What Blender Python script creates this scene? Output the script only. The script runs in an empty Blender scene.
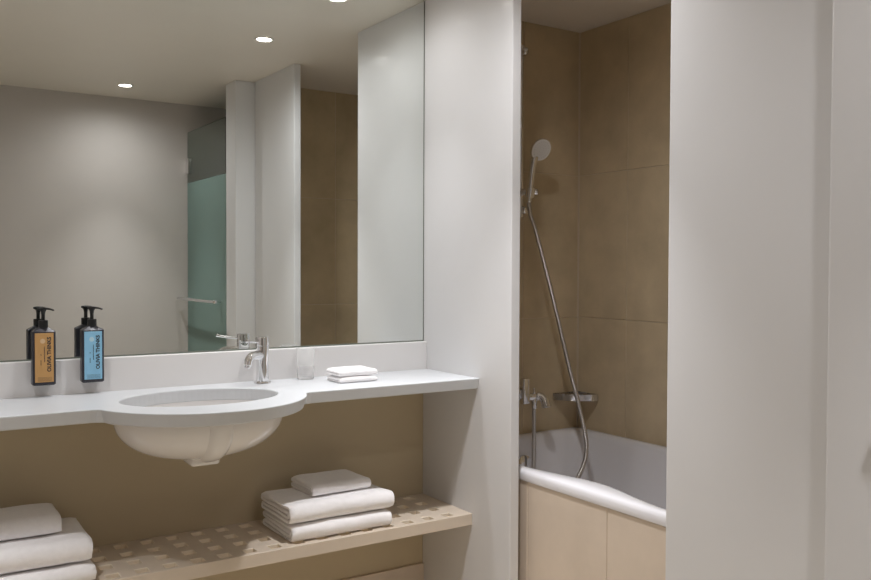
import bpy, bmesh, math, random
from mathutils import Vector, Matrix, noise
random.seed(4)
S = bpy.context.scene
C = S.collection
PI = math.pi

# ------------------------------------------------------------------ camera
# x runs along the vanity to the right, y towards the mirror, z up
CAM_Z = 1.21
yaw, pitch, roll = (math.radians(a) for a in (33.1773, -1.3752, 0.2046))
fw = Vector((math.sin(yaw)*math.cos(pitch), math.cos(yaw)*math.cos(pitch), math.sin(pitch)))
rt = Vector((math.cos(yaw), -math.sin(yaw), 0))
up = rt.cross(fw)
r2 = rt*math.cos(roll) + up*math.sin(roll)
u2 = -rt*math.sin(roll) + up*math.cos(roll)
cam = bpy.data.cameras.new('camera')
cam.lens = 866.28/871*36
cam.sensor_width = 36
cam.sensor_fit = 'HORIZONTAL'
cam.clip_start = 0.02
co = bpy.data.objects.new('camera', cam)
C.objects.link(co)
co.matrix_world = Matrix(((r2.x, u2.x, -fw.x, 0), (r2.y, u2.y, -fw.y, 0), (r2.z, u2.z, -fw.z, CAM_Z), (0, 0, 0, 1)))
S.camera = co

# ------------------------------------------------------------------ world, exposure
w = bpy.data.worlds.new('world')
S.world = w
w.use_nodes = True
w.node_tree.nodes['Background'].inputs[0].default_value = (0.9, 0.85, 0.78, 1)
w.node_tree.nodes['Background'].inputs[1].default_value = 0.05
S.view_settings.view_transform = 'Standard'
S.view_settings.look = 'None'
S.view_settings.gamma = 1
S.view_settings.use_curve_mapping = False
S.view_settings.exposure = 0.92
cy = S.cycles
cy.use_denoising = True
cy.max_bounces = 14
cy.diffuse_bounces = 8
cy.glossy_bounces = 8
cy.transmission_bounces = 10
cy.sample_clamp_indirect = 4.0
cy.blur_glossy = 0.5
LIGHT_W = 15.0
LIGHT_COL = (0.99, 0.99, 1.02)

# ------------------------------------------------------------------ key dimensions (metres)
CEIL = 2.157
YM = 2.604            # vanity wall face
X1 = 1.650            # face of the white panels on the right
TP = 0.034            # their thickness
XL = -0.45            # left wall
YB = 0.19             # wall opposite the mirror
XT = 2.387            # long tub wall face
ZC = 0.858            # counter top
ZS = 0.409            # towel shelf top
ZR = 0.580            # tub rim


# ------------------------------------------------------------------ materials
def nmat(name):
    m = bpy.data.materials.new(name)
    m.use_nodes = True
    return m, m.node_tree, m.node_tree.nodes['Principled BSDF']


def mat(name, col, rough=0.5, metal=0.0, spec=0.5, coat=0.0, coat_r=0.1, var=0.0, vscale=6.0, bump=0.0, bscale=200.0,
        trans=0.0, ior=1.45, emit=None, es=0.0, sheen=0.0, detail=4.0):
    m, nt, b = nmat(name)
    b.inputs['Base Color'].default_value = (*col, 1)
    b.inputs['Roughness'].default_value = rough
    b.inputs['Metallic'].default_value = metal
    b.inputs['Specular IOR Level'].default_value = spec
    b.inputs['Coat Weight'].default_value = coat
    b.inputs['Coat Roughness'].default_value = coat_r
    b.inputs['Transmission Weight'].default_value = trans
    b.inputs['IOR'].default_value = ior
    b.inputs['Sheen Weight'].default_value = sheen
    if emit:
        b.inputs['Emission Color'].default_value = (*emit, 1)
        b.inputs['Emission Strength'].default_value = es
    if var or bump:
        tc = nt.nodes.new('ShaderNodeTexCoord')
    if var:
        n = nt.nodes.new('ShaderNodeTexNoise')
        n.inputs['Scale'].default_value = vscale
        n.inputs['Detail'].default_value = detail
        n.inputs['Roughness'].default_value = 0.6
        nt.links.new(tc.outputs['Object'], n.inputs['Vector'])
        r = nt.nodes.new('ShaderNodeValToRGB')
        r.color_ramp.elements[0].position = 0.3
        r.color_ramp.elements[1].position = 0.7
        r.color_ramp.elements[0].color = (*[c*(1-var) for c in col], 1)
        r.color_ramp.elements[1].color = (*[min(1, c*(1+var)) for c in col], 1)
        nt.links.new(n.outputs['Fac'], r.inputs['Fac'])
        nt.links.new(r.outputs['Color'], b.inputs['Base Color'])
    if bump:
        n2 = nt.nodes.new('ShaderNodeTexNoise')
        n2.inputs['Scale'].default_value = bscale
        n2.inputs['Detail'].default_value = 3
        nt.links.new(tc.outputs['Object'], n2.inputs['Vector'])
        bp = nt.nodes.new('ShaderNodeBump')
        bp.inputs['Strength'].default_value = bump
        bp.inputs['Distance'].default_value = 0.002
        nt.links.new(n2.outputs['Fac'], bp.inputs['Height'])
        nt.links.new(bp.outputs['Normal'], b.inputs['Normal'])
    return m


M = {}
M['lacquer'] = mat('greige_lacquer', (0.68, 0.675, 0.675), rough=0.45, spec=0.3, coat=0.10, coat_r=0.05, var=0.012, vscale=2)
M['paint'] = mat('beige_wall_paint', (0.505, 0.465, 0.435), rough=0.6, var=0.02, vscale=3)
M['niche'] = mat('niche_wall_paint', (0.54, 0.455, 0.31), rough=0.6, var=0.02, vscale=3)
M['ceil'] = mat('ceiling_paint', (0.76, 0.71, 0.64), rough=0.45, var=0.01, vscale=3)
M['floor'] = mat('floor_stone', (0.60, 0.52, 0.40), rough=0.45, var=0.08, vscale=5)
M['tile'] = mat('beige_stone_tile', (0.58, 0.475, 0.32), rough=0.55, spec=0.3, var=0.15, vscale=4, bump=0.05, bscale=40, detail=7)
M['apron'] = mat('beige_apron_tile', (0.66, 0.56, 0.46), rough=0.5, var=0.06, vscale=5, bump=0.05, bscale=40, detail=7)
M['grout'] = mat('pale_grout', (0.66, 0.57, 0.45), rough=0.9)
M['counter'] = mat('white_solid_surface', (0.57, 0.585, 0.60), rough=0.35, var=0.01, vscale=8)
M['splash'] = mat('backsplash_solid_surface', (0.76, 0.745, 0.735), rough=0.4)
M['shelf'] = mat('beige_laminate', (0.62, 0.53, 0.43), rough=0.5, var=0.03, vscale=12)
M['rawedge'] = mat('pale_hole_edge', (0.78, 0.69, 0.56), rough=0.6)
M['ceramic'] = mat('white_ceramic', (0.75, 0.73, 0.715), rough=0.12, coat=0.5, coat_r=0.04)
M['acrylic'] = mat('white_tub_acrylic', (0.76, 0.75, 0.77), rough=0.16, coat=0.4, coat_r=0.05)
M['chrome'] = mat('chrome', (0.82, 0.82, 0.83), rough=0.07, metal=1.0)
M['hose'] = mat('chrome_hose', (0.55, 0.53, 0.51), rough=0.3, metal=1.0)
M['dark'] = mat('dark_joint', (0.05, 0.055, 0.045), rough=0.5)
M['greenedge'] = mat('mirror_edge', (0.16, 0.18, 0.15), rough=0.3)
M['mirror'] = mat('mirror_silver', (0.84, 0.87, 0.85), rough=0.0, metal=1.0)
M['towel'] = mat('white_terry_cloth', (0.90, 0.88, 0.88), rough=0.95, spec=0.1, sheen=0.3, var=0.03, vscale=60, bump=0.6, bscale=420)
M['bottle'] = mat('dark_bottle_plastic', (0.030, 0.030, 0.040), rough=0.3, coat=0.3)
M['black'] = mat('black_pump_plastic', (0.012, 0.012, 0.012), rough=0.35)
M['orange'] = mat('ochre_label_paper', (0.56, 0.32, 0.12), rough=0.5, var=0.04, vscale=30)
M['blue'] = mat('blue_label_paper', (0.27, 0.55, 0.76), rough=0.5, var=0.04, vscale=30)
M['ink'] = mat('label_ink', (0.03, 0.03, 0.035), rough=0.6)
M['paleorange'] = mat('pale_ochre_emblem', (0.70, 0.50, 0.30), rough=0.6)
M['paleblue'] = mat('pale_blue_emblem', (0.50, 0.70, 0.80), rough=0.6)
M['glass'] = mat('clear_glass', (1, 1, 1), rough=0.0, trans=1.0, ior=1.45)
M['hazeglass'] = mat('reflection_haze_glass', (0.9, 0.9, 0.89), rough=0.25)  # whitish reflection on the tumbler's upper half, painted in as haze
M['hazeglass'].node_tree.nodes['Principled BSDF'].inputs['Alpha'].default_value = 0.22
M['frost'] = mat('frosted_green_glass', (0.30, 0.43, 0.39), rough=0.45, trans=0.45, ior=1.3)
M['clearpane'] = mat('clear_green_glass', (0.80, 0.90, 0.86), rough=0.02, trans=1.0, ior=1.2)
M['lens'] = mat('lamp_lens', (1, 1, 1), rough=0.4, emit=(1.0, 0.93, 0.84), es=14.0)
M['whiteplastic'] = mat('white_shower_plate', (0.72, 0.71, 0.70), rough=0.4)
M['trimwhite'] = mat('white_lamp_ring', (0.8, 0.78, 0.74), rough=0.4)


# ------------------------------------------------------------------ helpers
def base_loc(o):
    l = Vector((0, 0, 0))
    while o is not None:
        l += o.location
        o = o.parent
    return l


def obj(name, bm, m, parent=None, smooth=False, angle=None):
    """bm holds world coordinates; one linked mesh object."""
    bmesh.ops.recalc_face_normals(bm, faces=bm.faces)
    me = bpy.data.meshes.new(name)
    if parent is not None:
        bmesh.ops.translate(bm, verts=bm.verts, vec=-base_loc(parent))
    bm.to_mesh(me)
    bm.free()
    me.materials.append(m if not isinstance(m, str) else M[m])
    if smooth:
        for p in me.polygons:
            p.use_smooth = True
        if angle:
            me.set_sharp_from_angle(angle=math.radians(angle))
    o = bpy.data.objects.new(name, me)
    C.objects.link(o)
    if parent is not None:
        o.parent = parent
    return o


def thing(name, label, cat, loc, group=None):
    o = bpy.data.objects.new(name, None)
    o.empty_display_size = 0.05
    C.objects.link(o)
    o.location = loc
    return tag(o, label, cat, group)


def tag(o, label, cat, group=None):
    o['label'] = label
    o['category'] = cat
    if group:
        o['group'] = group
    return o


def struct(o, label, cat):
    o['kind'] = 'structure'
    o['label'] = label
    o['category'] = cat
    return o


def box(x0, x1, y0, y1, z0, z1, bev=0.0, seg=2, bm=None):
    b = bmesh.new()
    bmesh.ops.create_cube(b, size=1)
    for v in b.verts:
        v.co = Vector(((x0+x1)/2 + v.co.x*(x1-x0), (y0+y1)/2 + v.co.y*(y1-y0), (z0+z1)/2 + v.co.z*(z1-z0)))
    if bev:
        bmesh.ops.bevel(b, geom=b.edges[:], offset=bev, segments=seg, profile=0.5, affect='EDGES')
    return join(bm, b)


def join(bm, b):
    if bm is None:
        return b
    me = bpy.data.meshes.new('tmp')
    b.to_mesh(me)
    b.free()
    bm.from_mesh(me)
    bpy.data.meshes.remove(me)
    return bm


def frame_of(d):
    d = Vector(d).normalized()
    a = Vector((0, 0, 1)) if abs(d.z) < 0.9 else Vector((1, 0, 0))
    s = d.cross(a).normalized()
    return s, s.cross(d), d


def lathe(prof, origin, axis=(0, 0, 1), n=40, bm=None, closed=True):
    """prof: (radius, height) pairs along the axis."""
    b = bmesh.new()
    s, t, d = frame_of(axis)
    o = Vector(origin)
    rings = []
    for r, h in prof:
        if r < 1e-6:
            rings.append([b.verts.new(o + d*h)])
        else:
            rings.append([b.verts.new(o + d*h + s*(r*math.cos(2*PI*i/n)) + t*(r*math.sin(2*PI*i/n))) for i in range(n)])
    for a, c in zip(rings, rings[1:]):
        for i in range(n):
            j = (i+1) % n
            if len(a) == 1 and len(c) == 1:
                continue
            if len(a) == 1:
                b.faces.new((a[0], c[i], c[j]))
            elif len(c) == 1:
                b.faces.new((a[i], a[j], c[0]))
            else:
                b.faces.new((a[i], a[j], c[j], c[i]))
    if closed:
        for rg in (rings[0], rings[-1]):
            if len(rg) > 1:
                b.faces.new(rg)
    return join(bm, b)


def cyl(p, q, r, bev=0.0015, n=28, bm=None):
    p, q = Vector(p), Vector(q)
    L = (q-p).length
    bev = min(bev, r*0.5, L*0.4)
    return lathe([(0, 0), (r-bev, 0), (r-bev*0.3, bev*0.3), (r, bev), (r, L-bev), (r-bev*0.3, L-bev*0.3), (r-bev, L), (0, L)], p, q-p, n, bm, closed=False)


def spline(pts, k=10):
    """Catmull-Rom through pts."""
    P = [Vector(p) for p in pts]
    P = [P[0]*2-P[1]] + P + [P[-1]*2-P[-2]]
    out = []
    for i in range(1, len(P)-2):
        for j in range(k):
            t = j/k
            a, b, c, d = P[i-1:i+3]
            out.append(0.5*((2*b) + (c-a)*t + (2*a-5*b+4*c-d)*t*t + (3*b-a-3*c+d)*t**3))
    out.append(P[-2])
    return out


def tube(pts, rad, n=14, bm=None, flat=(1, 1)):
    """rad: number or function of 0..1."""
    b = bmesh.new()
    pts = [Vector(p) for p in pts]
    rings = []
    s = None
    for i, p in enumerate(pts):
        d = (pts[min(i+1, len(pts)-1)] - pts[max(i-1, 0)]).normalized()
        if s is None:
            s = frame_of(d)[0]
        s = (s - d*s.dot(d)).normalized()
        t = d.cross(s)
        r = rad(i/(len(pts)-1)) if callable(rad) else rad
        rings.append([b.verts.new(p + s*(r*flat[0]*math.cos(2*PI*k/n)) + t*(r*flat[1]*math.sin(2*PI*k/n))) for k in range(n)])
    for a, c in zip(rings, rings[1:]):
        for k in range(n):
            b.faces.new((a[k], a[(k+1) % n], c[(k+1) % n], c[k]))
    b.faces.new(rings[0])
    b.faces.new(rings[-1])
    return join(bm, b)


def prism(poly, z0, z1, bev=0.0, seg=2):
    b = bmesh.new()
    lo = [b.verts.new((x, y, z0)) for x, y in poly]
    hi = [b.verts.new((x, y, z1)) for x, y in poly]
    n = len(poly)
    b.faces.new(lo)
    top = b.faces.new(hi)
    for i in range(n):
        b.faces.new((lo[i], lo[(i+1) % n], hi[(i+1) % n], hi[i]))
    if bev:
        bmesh.ops.bevel(b, geom=list(top.edges), offset=bev, segments=seg, profile=0.5, affect='EDGES')
    return b


# ================================================================== the setting
struct(obj('floor', box(XL-0.1, 2.6, -1.5, 2.75, -0.1, 0.0), 'floor'), 'beige stone floor under the vanity and bathtub', 'floor')
struct(obj('ceiling', box(XL-0.1, 2.6, -1.5, 2.75, CEIL, CEIL+0.1), 'ceil'), 'flat beige painted ceiling with recessed downlights', 'ceiling')
struct(obj('wall_back', box(XL-0.1, X1+0.01, YM, YM+0.12, 0, CEIL), 'niche'), 'shaded beige wall behind the mirror and towel shelf', 'wall')
struct(obj('wall_left', box(XL-0.1, XL, YB-0.1, YM, 0, CEIL), 'paint'), 'beige wall at the far left end of the vanity', 'wall')
struct(obj('wall_front', box(0.345, 2.5, YB-0.1, YB, 0, CEIL), 'paint'), 'plain beige wall facing the mirror, seen only as reflection', 'wall')
struct(obj('wall_hall', box(XL-0.1, 2.6, -1.5, -1.4, 0, CEIL), 'paint'), 'beige hallway wall behind the viewpoint', 'wall')
struct(obj('wall_partition', box(X1, X1+TP, 2.098, YM, 0, CEIL, 0.003), 'lacquer'), 'white lacquered partition between vanity and bathtub', 'wall')
struct(obj('wall_panel', box(X1, X1+TP, 0.992, 1.4756, 0, CEIL, 0.003), 'lacquer'), 'wide white lacquered panel right of the bathtub opening', 'wall')
wp = struct(obj('wall_post', box(1.5484, 2.5, 0.845, 0.9855, 0, CEIL, 0.006, 3), 'lacquer'), 'pale wall end standing proud at the right edge', 'wall')
struct(obj('wall_outer', box(2.405, 2.5, YB, 0.845, 0, CEIL), 'paint'), 'beige wall behind the frosted glass door', 'wall')
b = box(XL, X1, YM-0.012, YM, 0, 0.16, 0.002)
struct(obj('baseboard_back', b, 'apron'), 'beige tile skirting below the towel shelf', 'baseboard')

# tiled tub walls: grout backing with proud tiles
wt = struct(obj('wall_tub_end', box(X1+TP, 2.5, YM+0.002, YM+0.12, 0, CEIL), 'grout'), 'beige tiled end wall with the shower fittings', 'wall')
ws = struct(obj('wall_tub_side', box(XT+0.004, 2.5, 0.991, YM+0.002, 0, CEIL), 'grout'), 'beige tiled long wall beside the bathtub', 'wall')
zj = [0.0, 0.455, 1.02, 1.585, CEIL]
G = 0.0014


def tiles_y(parent, xs, zs, y0, y1, m):          # tiles on a wall facing -y
    for a, c in zip(xs, xs[1:]):
        for z0, z1 in zip(zs, zs[1:]):
            obj('tile', box(a+G, c-G, y0, y1, z0+G, z1-G, 0.0012, 1), m, parent)


def tiles_x(parent, ys, zs, x0, x1, m):
    for a, c in zip(ys, ys[1:]):
        for z0, z1 in zip(zs, zs[1:]):
            obj('tile', box(x0, x1, a+G, c-G, z0+G, z1-G, 0.0012, 1), m, parent)


tiles_y(wt, [X1+TP, 1.822, 2.105, XT-0.002], zj, YM-0.0005, YM+0.004, 'tile')
tiles_x(ws, [0.992, 1.206, 1.489, 1.772, 2.055, 2.338, YM-0.003], zj, XT+0.0015, XT+0.006, 'tile')
wf = struct(obj('wall_tub_foot', box(X1+TP+0.001, XT+0.001, 0.986, 0.990, 0, CEIL), 'grout'), 'beige tiled foot wall of the bathtub, seen in the mirror', 'wall')
tiles_y(wf, [X1+TP+0.001, 1.822, 2.105, XT+0.001], zj, 0.9885, 0.9915, 'tile')
wa = struct(obj('wall_apron', box(1.7225, 1.731, 0.992, YM-0.003, 0, 0.545), 'grout'), 'beige tiled front panel below the bathtub rim', 'wall')
tiles_x(wa, [0.992, 1.05, 1.40, 1.75, 2.10, 2.45, YM-0.004], [0, 0.5455], 1.7200, 1.7240, 'apron')

# ================================================================== mirror
mr = thing('wall_mirror', 'large frameless wall mirror above the vanity counter', 'mirror', (0.6, YM, 0.957))
obj('mirror_glass', box(XL+0.002, 1.6465, YM-0.005, YM-0.0005, 0.9585, CEIL-0.002), 'mirror', mr)
obj('edge_strip', box(1.6465, 1.6492, YM-0.0055, YM-0.0005, 0.9585, CEIL-0.002), 'greenedge', mr)
obj('bottom_strip', box(XL+0.002, 1.6492, YM-0.0065, YM-0.0005, 0.9545, 0.9585), 'greenedge', mr)

# ================================================================== vanity counter
ct = thing('vanity_counter', 'white countertop with rounded bulge and low backsplash', 'countertop', (0.763, 2.45, ZC-0.035))
YF, CX, CYC, CR = 2.2615, 0.757, 2.345, 0.294
dx = math.sqrt(CR**2 - (CYC-YF)**2)
rf = 0.018
out = [(XL+0.001, YM-0.0275), (XL+0.001, YF)]
a0 = math.atan2(YF-CYC, -dx)
a1 = math.atan2(YF-CYC, dx)
out.append((CX-dx-rf, YF))
NA = 48
a0 += 2*PI
a1 += 2*PI
A0, A1 = a0+0.035, a1-0.035
out.append((CX-dx-rf*0.25, YF-0.003))
for i in range(NA+1):
    a = A0 + (A1-A0)*i/NA
    out.append((CX+CR*math.cos(a), CYC+CR*math.sin(a)))
out.append((CX+dx+rf*0.25, YF-0.003))
out += [(CX+dx+rf, YF), (X1-0.0005, YF), (X1-0.0005, YM-0.0275)]
BX, BY, BA, BB = 0.760, 2.334, 0.215, 0.155     # basin opening
b = bmesh.new()
NH = 72
holes = [(BX+BA*math.cos(2*PI*i/NH), BY+BB*math.sin(2*PI*i/NH)) for i in range(NH)]


def plate(outer, inners, z0, z1, lower=None):
    """flat slab with holes: triangulated top and bottom, walls between."""
    bb = bmesh.new()
    lv = {}
    for z in (z0, z1):
        es = []
        loops = []
        for lp in [(lower if lower and z == z0 else outer)]+inners:
            vs = [bb.verts.new((x, y, z)) for x, y in lp]
            loops.append(vs)
            for i in range(len(vs)):
                es.append(bb.edges.new((vs[i], vs[(i+1) % len(vs)])))
        bmesh.ops.triangle_fill(bb, use_beauty=True, use_dissolve=False, edges=es)
        lv[z] = loops
    for lo, hi in zip(lv[z0], lv[z1]):
        n = len(lo)
        for i in range(n):
            bb.faces.new((lo[i], lo[(i+1) % n], hi[(i+1) % n], hi[i]))
    return bb


low = []
for x, y in out:                                  # the front edge slopes back towards its underside
    d = Vector((x-CX, y-CYC))
    if abs(x-CX) < dx+0.004 and y < YF-0.001:
        d = d.normalized()*0.010
        low.append((x-d.x, y-d.y))
    elif y < YF+0.001:
        low.append((x, y+0.008))
    else:
        low.append((x, y))
slab = obj('slab', plate(out, [holes], ZC-0.035, ZC, low), 'counter', ct)
bv = slab.modifiers.new('edge', 'BEVEL')
bv.width = 0.003
bv.segments = 2
bv.limit_method = 'ANGLE'
bv.angle_limit = math.radians(50)
obj('backsplash', box(XL+0.001, X1-0.0005, YM-0.0275, YM-0.0005, ZC-0.035, 0.954, 0.002), 'splash', ct)

# ------------------------------------------------------------------ sink
sk = thing('sink_basin', 'white oval undermount ceramic basin in the counter', 'sink', (BX, BY, 0.68))


def bowl(scale, depth, ztop, zexp, n=72, m=20):
    pts = []
    for k in range(m+1):
        t = k/m
        zz = ztop - depth*t
        rr = (1 - t**zexp)**(1/2.2)
        pts.append((rr, zz))
    return pts


b = bmesh.new()
rings = []
outer = bowl(1, 0.130, ZC-0.0352, 2.4)
inner = bowl(1, 0.118, ZC-0.0352, 2.0)
prof = [(1.0*rr, rr, zz, 0) for rr, zz in inner]
rings = []


def ring(ax, ay, z):
    if ax < 1e-5:
        return [b.verts.new((BX, BY, z))]
    return [b.verts.new((BX+ax*math.cos(2*PI*i/72), BY+ay*math.sin(2*PI*i/72), z)) for i in range(72)]


seq = [ring((BA+0.003)*rr, (BB+0.003)*rr, zz) for rr, zz in reversed(inner)]
seq.append(ring(BA+0.040, BB+0.020, ZC-0.0352))
seq.append(ring(BA+0.040, BB+0.020, ZC-0.047))
seq += [ring((BA+0.017)*rr, (BB+0.014)*rr, zz) for rr, zz in outer[1:]]
for a, c in zip(seq, seq[1:]):
    for i in range(72):
        j = (i+1) % 72
        if len(a) == 1:
            b.faces.new((a[0], c[i], c[j]))
        elif len(c) == 1:
            b.faces.new((a[i], a[j], c[0]))
        else:
            b.faces.new((a[i], a[j], c[j], c[i]))
obj('bowl', b, 'ceramic', sk, True, 50)
# overflow channel moulded along the front meridian down to the drain boss
b = bmesh.new()
rows = []
pts = []
for rr, zz in outer:
    pts.append((BY-(BB+0.014)*rr, zz))
keep = [p for p in pts if p[0] < BY-0.012]
sec = []
for i, (yy, zz) in enumerate(keep):
    p0 = keep[max(i-1, 0)]
    p1 = keep[min(i+1, len(keep)-1)]
    ty, tz = p1[0]-p0[0], p1[1]-p0[1]
    L = math.hypot(ty, tz)
    ny, nz = (tz/L, -ty/L) if tz/L < 0 else (tz/L, -ty/L)
    h = 0.014
    row = []
    for q in range(9):
        f = -1 + 2*q/8
        e = (1-abs(f)**3.2)
        wdt = 0.034
        row.append(b.verts.new((BX+f*wdt, yy+ny*(h*e-0.004), zz+nz*(h*e-0.004))))
    sec.append(row)
for a, c in zip(sec, sec[1:]):
    for q in range(8):
        b.faces.new((a[q], a[q+1], c[q+1], c[q]))
obj('overflow_channel', b, 'ceramic', sk, True)
zb = ZC-0.0352-0.130-0.004
obj('drain_boss', box(BX-0.044, BX+0.036, BY-0.050, BY+0.036, zb-0.012, zb+0.016, 0.009, 3), 'ceramic', sk, True, 60)
dr = obj('drain', lathe([(0, 0.0), (0.020, 0.0), (0.024, -0.001), (0.026, -0.004), (0.0, -0.004)], (BX, BY, ZC-0.0352-0.118+0.005), n=32, closed=False), 'chrome', sk, True)
obj('stopper', lathe([(0, 0.003), (0.012, 0.0025), (0.016, 0.0005), (0.016, -0.001), (0, -0.001)], (BX, BY, ZC-0.0352-0.118+0.006), n=28, closed=False), 'chrome', dr, True)

# ------------------------------------------------------------------ basin tap
TX, TY = 1.011, 2.519
tp = thing('basin_tap', 'chrome single-lever tap beside the oval basin', 'tap', (TX, TY, ZC))
dv = Vector((-0.80, -0.60, 0))
obj('base_ring', lathe([(0, 0.0), (0.0265, 0.0), (0.0265, 0.003), (0.024, 0.006), (0.0210, 0.007), (0, 0.007)], (TX, TY, ZC+0.0003), n=40, closed=False), 'chrome', tp, True, 40)
obj('body', lathe([(0, 0.006), (0.0200, 0.006), (0.0195, 0.02), (0.0185, 0.06), (0.0190, 0.085), (0.0200, 0.1), (0.0200, 0.1135), (0, 0.1135)], (TX, TY, ZC), n=40, closed=False), 'chrome', tp, True, 40)
cp = obj('cap', lathe([(0, 0.1145), (0.0205, 0.1145), (0.0208, 0.118), (0.0208, 0.138), (0.0195, 0.1415), (0.012, 0.1425), (0, 0.1427)], (TX, TY, ZC), n=40, closed=False), 'chrome', tp, True, 40)
P = Vector((TX, TY, 0))
lev = [P+dv*0.015+Vector((0, 0, ZC+0.127)), P+dv*0.045+Vector((0, 0, ZC+0.129)), P+dv*0.075+Vector((0, 0, ZC+0.133)), P+dv*0.088+Vector((0, 0, ZC+0.136))]
obj('lever', tube(spline(lev, 6), lambda t: 0.0038+0.0026*max(0, (t-0.75)/0.25), 14), 'chrome', cp, True)
spp = [P+dv*0.004+Vector((0, 0, ZC+0.086)), P+dv*0.030+Vector((0, 0, ZC+0.088)), P+dv*0.058+Vector((0, 0, ZC+0.087)), P+dv*0.077+Vector((0, 0, ZC+0.077)), P+dv*0.085+Vector((0, 0, ZC+0.060))]
spo = obj('spout', tube(spline(spp, 8), lambda t: 0.0140-0.002*t, 20), 'chrome', tp, True)
obj('aerator', cyl(P+dv*0.0848+Vector((0, 0, ZC+0.0605)), P+dv*0.0865+Vector((0, 0, ZC+0.054)), 0.0095), 'chrome', spo, True, 40)

# ------------------------------------------------------------------ tumbler
gx, gy = 1.163, 2.535
gl = thing('glass_tumbler', 'small clear glass tumbler between tap and folded washcloths', 'glass', (gx, gy, ZC))
obj('base', lathe([(0, 0.0005), (0.0245, 0.0005), (0.0262, 0.003), (0.0275, 0.041), (0.0258, 0.041), (0.0240, 0.012), (0.0, 0.010)], (gx, gy, ZC), n=48, closed=False), 'glass', gl, True, 40)
obj('rim', lathe([(0.0275, 0.0412), (0.0298, 0.0985), (0.0290, 0.0995), (0.0282, 0.0985), (0.0259, 0.0412), (0.0275, 0.0412)], (gx, gy, ZC), n=48, closed=False), 'hazeglass', gl, True, 40)


# ------------------------------------------------------------------ soap bottles
def text_mesh(name, body, size, m, parent, origin, rot):
    cu = bpy.data.curves.new('txt', 'FONT')
    cu.body = body
    cu.size = size
    cu.align_x = 'CENTER'
    cu.align_y = 'CENTER'
    cu.extrude = 0.0001
    cu.offset = 0.00045
    o = bpy.data.objects.new('txt', cu)
    C.objects.link(o)
    dg = bpy.context.evaluated_depsgraph_get()
    dg.update()
    me = bpy.data.meshes.new_from_object(o.evaluated_get(dg))
    bpy.data.objects.remove(o)
    b = bmesh.new()
    b.from_mesh(me)
    bpy.data.meshes.remove(me)
    bmesh.ops.transform(b, matrix=Matrix.Translation(origin) @ rot, verts=b.verts)
    bpy.data.curves.remove(cu)
    return obj(name, b, m, parent)


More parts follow.
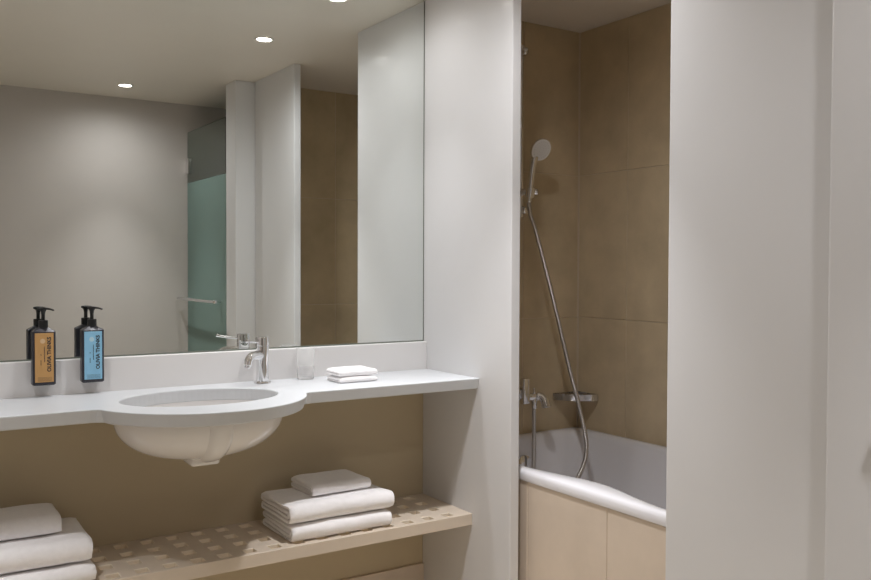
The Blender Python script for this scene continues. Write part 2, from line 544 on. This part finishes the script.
def soap_bottle(xc, col, label):
    y0, y1 = 2.5425, 2.5735
    x0, x1 = xc-0.0295, xc+0.0295
    z0, z1 = 0.8905, 1.0365
    t = thing('soap_bottle', label, 'bottle', (xc, 2.558, z0), 'pump soap bottles held on the backsplash')
    # body with sloping shoulders
    b = bmesh.new()
    rings = []
    for z, ix, iy in ((z0, 0.003, 0.003), (z0+0.003, 0, 0), (z1, 0, 0), (z1+0.0025, 0.002, 0.002), (z1+0.011, 0.0175, 0.0065), (z1+0.012, 0.019, 0.0075)):
        cr = 0.004
        ring_ = []
        for cx, cyy, a in ((x1-ix-cr, y1-iy-cr, 0), (x0+ix+cr, y1-iy-cr, 90), (x0+ix+cr, y0+iy+cr, 180), (x1-ix-cr, y0+iy+cr, 270)):
            for k in range(5):
                an = math.radians(a+k*22.5)
                ring_.append(b.verts.new((cx+cr*math.cos(an), cyy+cr*math.sin(an), z)))
        rings.append(ring_)
    for a, c in zip(rings, rings[1:]):
        for k in range(20):
            b.faces.new((a[k], a[(k+1) % 20], c[(k+1) % 20], c[k]))
    b.faces.new(rings[0])
    b.faces.new(rings[-1])
    obj('body', b, 'bottle', t, True, 30)
    ym = (y0+y1)/2
    obj('collar', lathe([(0, 0), (0.0118, 0), (0.0124, 0.001), (0.0124, 0.0175), (0.0115, 0.0195), (0, 0.0195)], (xc, ym, z1+0.011), n=32, closed=False), 'black', t, True, 40)
    pm = obj('pump', cyl((xc, ym, z1+0.028), (xc, ym, z1+0.058), 0.0048), 'black', t, True, 40)
    hd = spline([(xc-0.009, ym+0.006, z1+0.061), (xc, ym, z1+0.0625), (xc+0.014, ym-0.010, z1+0.0615), (xc+0.024, ym-0.018, z1+0.058)], 6)
    obj('nozzle', tube(hd, lambda q: 0.0072-0.0035*q, 14, flat=(1, 0.55)), 'black', pm, True)
    obj('funnel', lathe([(0, 0), (0.0048, 0), (0.0060, 0.008), (0.0100, 0.0155), (0.0095, 0.018), (0, 0.018)], (xc, ym, z1+0.0455), n=24, closed=False), 'black', pm, True, 40)
    lb = obj('label_panel', box(xc-0.0235, xc+0.0235, y0-0.0008, y0+0.001, z0+0.009, z1-0.0035, 0.0003, 1), col, t)
    zc = (z0+0.009+z1-0.0035)/2
    rot = Matrix(((0, 0, 0, 0), (0, 0, 0, 0), (0, 0, 0, 0), (0, 0, 0, 1)))
    # text running upwards: text x -> +z, text y -> -x, text z -> -y
    rot = Matrix(((0, -1, 0, 0), (0, 0, -1, 0), (1, 0, 0, 0), (0, 0, 0, 1)))
    tm = text_mesh('lettering', 'OLIVIA THINKS', 0.0138, M['ink'], lb, Vector((xc+0.0125, y0-0.0010, zc+0.0085)), rot)
    b = None
    for cx, za, zb_, wd in ((xc+0.0005, zc-0.012, zc+0.030, 0.0011), (xc-0.0085, zc-0.020, zc-0.006, 0.0009), (xc-0.0085, zc+0.006, zc+0.010, 0.0009)):
        z = za
        while z < zb_:
            l = random.choice((0.0016, 0.0022, 0.003))
            b = box(cx-wd, cx+wd, y0-0.0011, y0-0.0007, z, min(z+l, zb_), bm=b)
            z += l+0.0009
    pr_ = obj('fine_print', b, 'ink', lb)
    pr_['kind'] = 'stuff'
    obj('emblem', lathe([(0, 0), (0.0065, 0), (0.0065, 0.0003), (0, 0.0003)], (xc-0.004, y0-0.0008, zc+0.045), (0, -1, 0), 24, closed=False), 'pale'+col, lb)
    b = None
    for zz in (z0+0.0125, z0+0.0155, z0+0.0185, z0+0.0215):
        b = box(xc-0.017, xc+0.019, y0-0.0010, y0-0.0007, zz, zz+0.0006, bm=b)
    fp = obj('footer_lines', b, 'ink', lb)
    fp['kind'] = 'stuff'
    obj('bracket', box(xc-0.014, xc+0.014, y1-0.001, YM-0.0277, z0+0.010, z0+0.052, 0.002), 'black', t)
    return t


soap_bottle(0.3955, 'orange', 'dark pump bottle with ochre label above the counter')
soap_bottle(0.5215, 'blue', 'dark pump bottle with light blue label near the basin')

# ================================================================== towel shelf with square holes
xs0, xs1, ys0 = XL+0.001, X1-0.0005, 2.2975
hx = [1.571-0.07487*k for k in range(27)]
hx = sorted([x for x in hx if x-0.0165 > xs0+0.01])
hy = [2.3305, 2.4085, 2.4865, 2.5645]
hw, hd_ = 0.0165, 0.0165


def cuts(lo, hi, cs, h):
    o = [lo]
    for c in cs:
        o += [c-h, c+h]
    return o+[hi]


XS = cuts(xs0, xs1, hx, hw)
YS = cuts(ys0, YM-0.0005, hy, hd_)
b = bmesh.new()
zt, zu = ZS, ZS-0.038
vt = {}
for zi, z in enumerate((zu, zt)):
    for i, x in enumerate(XS):
        for j, y in enumerate(YS):
            vt[i, j, zi] = b.verts.new((x, y, z))
nx, ny = len(XS)-1, len(YS)-1
solid = lambda i, j: 0 <= i < nx and 0 <= j < ny and not (i % 2 == 1 and j % 2 == 1)
for i in range(nx):
    for j in range(ny):
        if not solid(i, j):
            continue
        for zi in (0, 1):
            b.faces.new((vt[i, j, zi], vt[i+1, j, zi], vt[i+1, j+1, zi], vt[i, j+1, zi]))
        for (di, dj, e) in ((-1, 0, ((i, j), (i, j+1))), (1, 0, ((i+1, j), (i+1, j+1))), (0, -1, ((i, j), (i+1, j))), (0, 1, ((i, j+1), (i+1, j+1)))):
            if not solid(i+di, j+dj):
                (p, q) = e
                b.faces.new((vt[p[0], p[1], 0], vt[q[0], q[1], 0], vt[q[0], q[1], 1], vt[p[0], p[1], 1]))
for f in b.faces:                                 # paler faces inside the holes
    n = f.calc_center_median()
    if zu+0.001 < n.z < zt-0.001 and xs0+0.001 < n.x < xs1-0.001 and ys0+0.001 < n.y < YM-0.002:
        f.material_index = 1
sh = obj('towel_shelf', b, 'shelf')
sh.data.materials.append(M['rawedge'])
tag(sh, 'beige shelf with rows of square holes under the counter', 'shelf')
bv = sh.modifiers.new('edge', 'BEVEL')
bv.width = 0.0015
bv.segments = 1
bv.limit_method = 'ANGLE'
bv.angle_limit = math.radians(60)


# ================================================================== towels
def towel(label, x0, x1, y0, y1, z0, h, seed, group, layers=4, rot=0.0, amp=0.004):
    """Cloth folded in half twice: the outer fold faces the front."""
    cx, cyy = (x0+x1)/2, (y0+y1)/2
    t = h/layers
    th = t*0.90
    path = []
    zc_ = [t*(i+0.5) for i in range(layers)]
    D_ = y1-y0

    def arc(yc, z, r, s, a0, a1, n=9):
        return [(yc+s*r*math.cos(math.radians(a0+(a1-a0)*i/n)), z+r*math.sin(math.radians(a0+(a1-a0)*i/n))) for i in range(n+1)]
    if layers == 4:
        R3, R1 = 1.5*t, 0.5*t
        yf = R3+t*0.5
        yb = D_-t
        st = 10
        path += [(yb-(yb-yf)*i/st, zc_[0]) for i in range(st)]
        path += arc(yf, 2*t, R3, -1, -90, 90, 14)
        path += [(yf+(yb-yf)*i/st, zc_[3]) for i in range(1, st)]
        path += arc(yb, 3*t, R1, 1, 90, -90, 8)
        path += [(yb-(yb-yf)*i/st, zc_[2]) for i in range(1, st)]
        path += arc(yf, 2*t, R1, -1, 90, -90, 8)
        path += [(yf+(yb-yf)*i/st, zc_[1]) for i in range(1, st)]
        path += arc(yb, t, R1, 1, 90, -90, 8)[:-1]
    else:
        R1 = 0.5*t
        yf, yb, st = R1+t*0.5, D_-t, 12
        path += [(yb-(yb-yf)*i/st, zc_[0]) for i in range(st)]
        path += arc(yf, t, R1, -1, -90, 90, 12)
        path += [(yf+(yb-yf)*i/st, zc_[1]) for i in range(1, st+1)]
    closed = layers == 4
    n = len(path)
    b = bmesh.new()
    NX = 26
    rowsA, rowsB = [], []
    off = Vector((seed*7.31, seed*3.17, seed*1.7))
    for i in range(NX+1):
        f = i/NX
        # pillowed ends: the last few rows shrink in thickness
        e = min(f, 1-f)*(x1-x0)
        k = 1.0 if e > 0.008 else 0.62+0.38*math.sqrt(max(0, 1-(1-e/0.008)**2))
        A, B = [], []
        for j in range(n):
            p = path[j]
            pa = path[(j-1) % n] if closed or j else p
            pb = path[(j+1) % n] if closed or j < n-1 else p
            ty, tz = pb[0]-pa[0], pb[1]-pa[1]
            L = math.hypot(ty, tz) or 1
            ny_, nz_ = -tz/L, ty/L
            for sgn, lst in ((1, A), (-1, B)):
                y = y0+p[0]+ny_*sgn*th*0.5*k
                z = p[1]+nz_*sgn*th*0.5*k
                x = x0+f*(x1-x0)
                q = Vector((x, y, z*2))
                nz1 = noise.noise(q*11+off)
                nz2 = noise.noise(q*28+off)
                g = z/h
                lx = noise.noise(Vector((z*60, y*5, seed*2.3+(0 if f < .5 else 9))))*0.003*abs(2*f-1)**4
                y += nz1*amp*0.7+nz2*amp*0.35
                z += g*(nz1*amp*0.9+nz2*amp*0.35)
                z -= g*0.004*(abs(2*f-1)**6)
                lst.append(b.verts.new((x+lx+nz1*amp*0.5, y, max(0.0006, z))))
        rowsA.append(A)
        rowsB.append(B)
    m = n if closed else n-1
    for i in range(NX):
        for j in range(m):
            j2 = (j+1) % n
            b.faces.new((rowsA[i][j], rowsA[i][j2], rowsA[i+1][j2], rowsA[i+1][j]))
            b.faces.new((rowsB[i][j], rowsB[i+1][j], rowsB[i+1][j2], rowsB[i][j2]))
    for R, S_ in ((rowsA[0], rowsB[0]), (rowsA[-1], rowsB[-1])):
        for j in range(m):
            j2 = (j+1) % n
            b.faces.new((R[j], R[j2], S_[j2], S_[j]))
    if not closed:
        for j in (0, n-1):
            for i in range(NX):
                b.faces.new((rowsA[i][j], rowsA[i+1][j], rowsB[i+1][j], rowsB[i][j]))
    mtx = Matrix.Translation((cx, cyy, z0)) @ Matrix.Rotation(rot, 4, 'Z') @ Matrix.Translation((-cx, -cyy, 0))
    bmesh.ops.transform(b, matrix=mtx, verts=b.verts)
    o = obj('folded_towel', b, 'towel', None, True, 75)
    # origin at the towel's base
    c0 = Vector((cx, cyy, z0))
    o.data.transform(Matrix.Translation(-c0))
    o.location = c0
    return tag(o, label, 'towel', group)


GR, GL, GC = 'towels stacked at the right end of the shelf', 'towels stacked at the left edge of the shelf', 'washcloths on the counter'
towel('large white towel at the bottom of the right shelf stack', 1.022, 1.356, 2.312, 2.548, ZS+0.0005, 0.050, 1, GR)
towel('large white towel in the middle of the right shelf stack', 1.018, 1.366, 2.316, 2.552, ZS+0.052, 0.058, 2, GR, amp=0.005)
towel('small white towel on top of the right shelf stack', 1.112, 1.312, 2.372, 2.535, ZS+0.1115, 0.035, 3, GR, amp=0.003, rot=0.02)
towel('large white towel at the bottom of the left shelf stack', 0.130, 0.477, 2.303, 2.548, ZS+0.0005, 0.045, 4, GL)
towel('large white towel in the middle of the left shelf stack', 0.126, 0.475, 2.322, 2.572, ZS+0.047, 0.062, 5, GL, amp=0.005)
towel('small white towel on top of the left shelf stack', 0.185, 0.412, 2.395, 2.566, ZS+0.1105, 0.050, 6, GL, amp=0.003)
towel('lower of two small white washcloths folded on the counter', 1.206, 1.336, 2.372, 2.475, ZC+0.0003, 0.0185, 7, GC, layers=2, amp=0.002)
towel('upper of two small white washcloths folded on the counter', 1.204, 1.338, 2.374, 2.478, ZC+0.0195, 0.0215, 8, GC, layers=2, amp=0.0022)

# ================================================================== bathtub
tb = thing('bathtub', 'white built-in bathtub with broad rounded rim behind the partition', 'bathtub', (2.05, 1.8, 0))
NB = 144
tx0, tx1, ty0, ty1 = 1.716, XT+0.0008, 0.993, YM-0.001
tcx, tcy = (tx0+tx1)/2, (ty0+ty1)/2
ha, hb = (tx1-tx0)/2, (ty1-ty0)/2


def sup(th, a, b_, e):
    c, s = math.cos(th), math.sin(th)
    r = (abs(c)**e + abs(s)**e)**(-1/e)
    return r*c, r*s


b = bmesh.new()


def tring(inset, z, e, extra=0.0, shrink=1.0):
    vs = []
    for i in range(NB):
        th = 2*PI*i/NB
        ux, uy = sup(th, 1, 1, e)
        x = tcx + ux*(ha-inset)
        y = tcy + uy*(hb-inset)
        if ux < -0.2 and extra:
            x += extra*math.exp(-((y-1.87)/0.19)**2)*min(1, (-ux-0.2)/0.5)
        vs.append(b.verts.new((x, y, z)))
    return vs


prf = [(0.016, 0.550, 60, 0), (0.016, 0.5465, 60, 0), (0.001, 0.546, 60, 0), (0.0, 0.552, 60, 0), (0.0, 0.566, 60, 0), (0.003, 0.574, 60, 0), (0.008, 0.5785, 50, 0.0), (0.015, 0.580, 30, 0.03),
       (0.030, 0.5795, 12, 0.05), (0.036, 0.577, 10, 0.055), (0.042, 0.571, 9, 0.056), (0.046, 0.560, 8.5, 0.056), (0.052, 0.52, 8, 0.053), (0.066, 0.42, 7, 0.045), (0.082, 0.30, 6, 0.03), (0.100, 0.22, 5.5, 0.02), (0.130, 0.185, 5, 0.01), (0.18, 0.175, 4.5, 0.0), (0.26, 0.172, 4, 0)]
rg = [tring(*p) for p in prf]
for a, c in zip(rg, rg[1:]):
    for i in range(NB):
        b.faces.new((a[i], a[(i+1) % NB], c[(i+1) % NB], c[i]))
b.faces.new(rg[-1])
obj('tub_shell', b, 'acrylic', tb, True, 60)
ov = obj('overflow_knob', lathe([(0, 0), (0.034, 0), (0.036, 0.004), (0.034, 0.012), (0.026, 0.016), (0, 0.017)], (2.060, ty1-0.060, 0.475), (0, -1, 0.12), 36, closed=False), 'chrome', tb, True, 40)
obj('tub_drain', lathe([(0, 0.006), (0.022, 0.006), (0.030, 0.002), (0.031, 0), (0, 0)], (2.05, 2.2, 0.1735), n=32, closed=False), 'chrome', tb, True, 40)

# ------------------------------------------------------------------ shower rail
RX, RY = 2.042, 2.545
rl = thing('shower_rail', 'chrome wall rail with slider on the tiled end wall', 'rail', (RX, YM, 1.43))
obj('bar', cyl((RX, RY, 1.405), (RX, RY, 2.045), 0.0095), 'chrome', rl, True, 40)
for z in (2.022, 1.432):
    br = obj('bracket', cyl((RX, YM-0.0035, z), (RX, RY-0.004, z), 0.0125), 'chrome', rl, True, 40)
    obj('end_knob', lathe([(0, 0), (0.010, 0), (0.015, 0.004), (0.0165, 0.011), (0.013, 0.019), (0.006, 0.0225), (0, 0.0232)], (RX+0.004, RY-0.002, z), (0.75, -0.66, 0), 28, closed=False), 'chrome', br, True, 50)
sl = obj('slider', cyl((RX-0.022, RY-0.012, 1.497), (RX+0.034, RY-0.060, 1.497), 0.0125), 'chrome', rl, True, 40)
obj('holder_cone', lathe([(0.0165, -0.016), (0.0175, 0.0), (0.0185, 0.018), (0.0155, 0.018), (0.0135, -0.016), (0.0165, -0.016)], (RX-0.003, RY-0.060, 1.492), (0.04, -0.14, 1), 28, closed=False), 'chrome', sl, True, 50)

# ------------------------------------------------------------------ hand shower
HX, HY = RX-0.003, RY-0.060
hs = thing('hand_shower', 'round white-faced hand shower held in the rail slider', 'shower head', (HX, HY, 1.48))
hp = spline([(HX-0.001, HY+0.006, 1.458), (HX, HY, 1.50), (HX+0.001, HY-0.006, 1.55), (HX+0.003, HY-0.012, 1.595), (HX+0.010, HY-0.016, 1.625)], 6)
obj('handle', tube(hp, lambda t: 0.0100+0.0035*t, 18), 'chrome', hs, True)
hc = Vector((HX+0.022, HY-0.034, 1.648))
hn = Vector((-0.06, -0.88, -0.44)).normalized()
hh = obj('head', lathe([(0, -0.030), (0.016, -0.028), (0.032, -0.018), (0.0415, -0.007), (0.0435, 0.0), (0.0425, 0.003), (0.0405, 0.003), (0, 0.002)], hc, hn, 44, closed=False), 'chrome', hs, True, 50)
fp = obj('face_plate', lathe([(0, 0.0035), (0.0405, 0.0035), (0.0410, 0.0025), (0.041, 0.001), (0, 0.001)], hc, hn, 44, closed=False), 'whiteplastic', hh, True, 40)
b = None
s_, t_, d_ = frame_of(hn)
for r_, k_ in ((0.010, 8), (0.020, 14), (0.031, 20)):
    for i in range(k_):
        a = 2*PI*i/k_
        p = hc + d_*0.0034 + s_*(r_*math.cos(a)) + t_*(r_*math.sin(a))
        b = lathe([(0.0013, 0), (0.0010, 0.0012), (0, 0.0013)], p, d_, 8, b, closed=False)
nz = obj('nozzles', b, mat('grey_silicone', (0.42, 0.41, 0.40), rough=0.7), fp)
nz['kind'] = 'stuff'

# ------------------------------------------------------------------ bath mixer
mx = thing('bath_mixer', 'chrome wall-mounted bath mixer above the tub rim', 'tap', (2.0, YM, 0.70))
MZ = 0.745
obj('body', lathe([(0, 0), (0.021, 0), (0.0245, 0.003), (0.0245, 0.187), (0.021, 0.190), (0, 0.190)], (1.852, 2.530, MZ), (1, 0, 0), 36, closed=False), 'chrome', mx, True, 40)
for x in (1.89, 2.010):
    es = obj('wall_union', cyl((x, YM-0.001, MZ), (x, 2.53, MZ), 0.015), 'chrome', mx, True, 40)
    obj('escutcheon', lathe([(0, 0), (0.031, 0), (0.030, 0.006), (0.019, 0.012), (0, 0.012)], (x, YM-0.0012, MZ), (0, -1, 0), 36, closed=False), 'chrome', es, True, 40)
lv_ = obj('lever', box(2.012, 2.044, 2.480, 2.508, 0.712, 0.808, 0.007, 3), 'chrome', mx, True, 50)
obj('lever_hub', cyl((2.028, 2.53, MZ+0.004), (2.028, 2.500, MZ+0.004), 0.022), 'chrome', lv_, True, 40)
dvt = obj('diverter', cyl((2.040, 2.525, MZ-0.012), (2.106, 2.508, MZ-0.014), 0.0145), 'chrome', mx, True, 40)
obj('diverter_knob', cyl((2.086, 2.511, MZ-0.012), (2.086, 2.511, MZ+0.022), 0.0058), 'chrome', dvt, True, 40)
spt = obj('spout', tube(spline([(2.098, 2.510, MZ-0.010), (2.110, 2.500, MZ-0.012), (2.116, 2.486, MZ-0.026), (2.116, 2.478, MZ-0.044)], 6), 0.0165, 18), 'chrome', mx, True)
obj('spout_ring', cyl((2.116, 2.4785, MZ-0.040), (2.116, 2.474, MZ-0.052), 0.0185), 'chrome', spt, True, 40)
obj('hose_outlet', cyl((2.086, 2.511, MZ-0.012), (2.086, 2.511, MZ-0.056), 0.0115), 'chrome', mx, True, 40)

# ------------------------------------------------------------------ hose
hz = [(HX-0.001, HY+0.006, 1.457), (2.044, 2.488, 1.411), (2.058, 2.472, 1.348), (2.088, 2.45, 1.209), (2.117, 2.42, 1.043), (2.145, 2.39, 0.871), (2.158, 2.36, 0.759), (2.168, 2.33, 0.646),
      (2.165, 2.31, 0.576), (2.138, 2.29, 0.522), (2.088, 2.275, 0.468), (2.035, 2.285, 0.41), (2.005, 2.34, 0.36), (2.020, 2.42, 0.35), (2.062, 2.485, 0.41), (2.084, 2.509, 0.52), (2.086, 2.511, 0.62), (2.086, 2.511, MZ-0.057)]
hp = spline(hz, 26)
b = bmesh.new()
nseg = len(hp)
ho = obj('shower_hose', tube(hp, 0.0080, 12), 'hose', None, True)
ho.data.transform(Matrix.Translation((-2.118, -2.512, -0.3)))
ho.location = (2.118, 2.512, 0.3)
tag(ho, 'flexible chrome hose looping from hand shower into the tub', 'hose')
m, nt, bs = M['hose'], M['hose'].node_tree, M['hose'].node_tree.nodes['Principled BSDF']
tc = nt.nodes.new('ShaderNodeTexCoord')
wv = nt.nodes.new('ShaderNodeTexWave')
wv.bands_direction = 'Z'
wv.inputs['Scale'].default_value = 55
nt.links.new(tc.outputs['Object'], wv.inputs['Vector'])
bp = nt.nodes.new('ShaderNodeBump')
bp.inputs['Strength'].default_value = 0.8
bp.inputs['Distance'].default_value = 0.001
nt.links.new(wv.outputs['Fac'], bp.inputs['Height'])
nt.links.new(bp.outputs['Normal'], bs.inputs['Normal'])

# ------------------------------------------------------------------ corner soap basket
cb = thing('corner_basket', 'chrome corner soap basket on the tub tiles', 'basket', (2.33, 2.56, 0.70))
q0, q1, q2 = (2.256, YM-0.006), (2.300, 2.500), (XT-0.003, 2.482)
arcp = [((1-t)**2*q0[0]+2*t*(1-t)*q1[0]+t*t*q2[0], (1-t)**2*q0[1]+2*t*(1-t)*q1[1]+t*t*q2[1]) for t in [i/20 for i in range(21)]]


def band(pts, z0, z1, th):
    b = bmesh.new()
    cols = []
    for i, (x, y) in enumerate(pts):
        xa, ya = pts[max(i-1, 0)]
        xb, yb_ = pts[min(i+1, len(pts)-1)]
        L = math.hypot(xb-xa, yb_-ya)
        nx_, ny_ = -(yb_-ya)/L*th/2, (xb-xa)/L*th/2
        cols.append([b.verts.new((x+nx_, y+ny_, z0)), b.verts.new((x-nx_, y-ny_, z0)), b.verts.new((x-nx_*1.2, y-ny_*1.2, z1)), b.verts.new((x+nx_, y+ny_, z1))])
    for a, c in zip(cols, cols[1:]):
        for k in range(4):
            b.faces.new((a[k], a[(k+1) % 4], c[(k+1) % 4], c[k]))
    b.faces.new(cols[0])
    b.faces.new(cols[-1])
    return b


obj('front_band', band(arcp, 0.697, 0.722, 0.004), 'chrome', cb, True, 40)
obj('wall_band', band([(2.256, YM-0.006), (XT-0.004, YM-0.006), (XT-0.004, 2.482)], 0.706, 0.722, 0.003), 'chrome', cb)
obj('tray', prism(arcp+[(XT-0.003, YM-0.005)], 0.6965, 0.699), 'chrome', cb)

# ================================================================== frosted glass door beyond the post
gd = thing('glass_door', 'frosted green glass door with clear top, seen in the mirror', 'door', (1.555, 0.52, 0))
obj('frosted_pane', box(1.550, 1.558, YB+0.006, 0.838, 0.008, 1.702, 0.001, 1), 'frost', gd)
obj('clear_pane', box(1.550, 1.558, YB+0.006, 0.838, 1.7025, 1.995, 0.001, 1), 'clearpane', gd)
hdl = obj('handle', tube(spline([(1.488, 0.215, 1.037), (1.485, 0.45, 1.037), (1.485, 0.72, 1.037), (1.488, 0.855, 1.037)], 6), 0.0085, 14), 'chrome', gd, True)
for y in (0.30, 0.76):
    obj('handle_mount', cyl((1.5505, y, 1.037), (1.487, y, 1.037), 0.008), 'chrome', hdl, True, 40)
for z in (0.25, 1.80):
    obj('hinge', box(1.540, 1.568, YB+0.0005, YB+0.050, z-0.045, z+0.045, 0.002), 'chrome', gd)

# ================================================================== downlights
LAMPS = [(1.119, 0.546, 'recessed ceiling downlight nearest the wall facing the mirror', 1.1),
         (1.374, 1.798, 'recessed ceiling downlight in front of the bathtub opening', 1.75),
         (1.380, 2.455, 'recessed ceiling downlight above the counter beside the partition', 0.36),
         (0.763, 2.455, 'recessed ceiling downlight above the oval basin', 0.50),
         (-0.100, 1.700, 'unseen downlight added as fill over the left side of the room', 1.8)]  # added fill lamp, out of view on the left
for x, y, lab, k in LAMPS:
    t = thing('ceiling_downlight', lab, 'downlight', (x, y, CEIL), 'recessed ceiling downlights')
    obj('ring', lathe([(0.030, -0.0005), (0.0405, -0.0005), (0.0405, -0.003), (0.038, -0.005), (0.031, -0.004), (0.030, -0.0005)], (x, y, CEIL), n=36, closed=False), 'trimwhite', t, True, 40)
    obj('lens', lathe([(0, -0.0005), (0.0298, -0.0005), (0.0298, -0.0025), (0, -0.0030)], (x, y, CEIL), n=36, closed=False), 'lens', t)
    for nm, pw, ang in (('downlight_beam', 1.7, 66), ('downlight_spill', 0.50, 172)):
        ld = bpy.data.lights.new(nm, 'SPOT')
        ld.energy = LIGHT_W*k*pw
        ld.color = LIGHT_COL
        ld.spot_size = math.radians(ang)
        ld.spot_blend = 1.0
        ld.shadow_soft_size = 0.028
        lo = bpy.data.objects.new(nm, ld)
        C.objects.link(lo)
        lo.parent = t
        lo.location = (0, 0, -0.012)
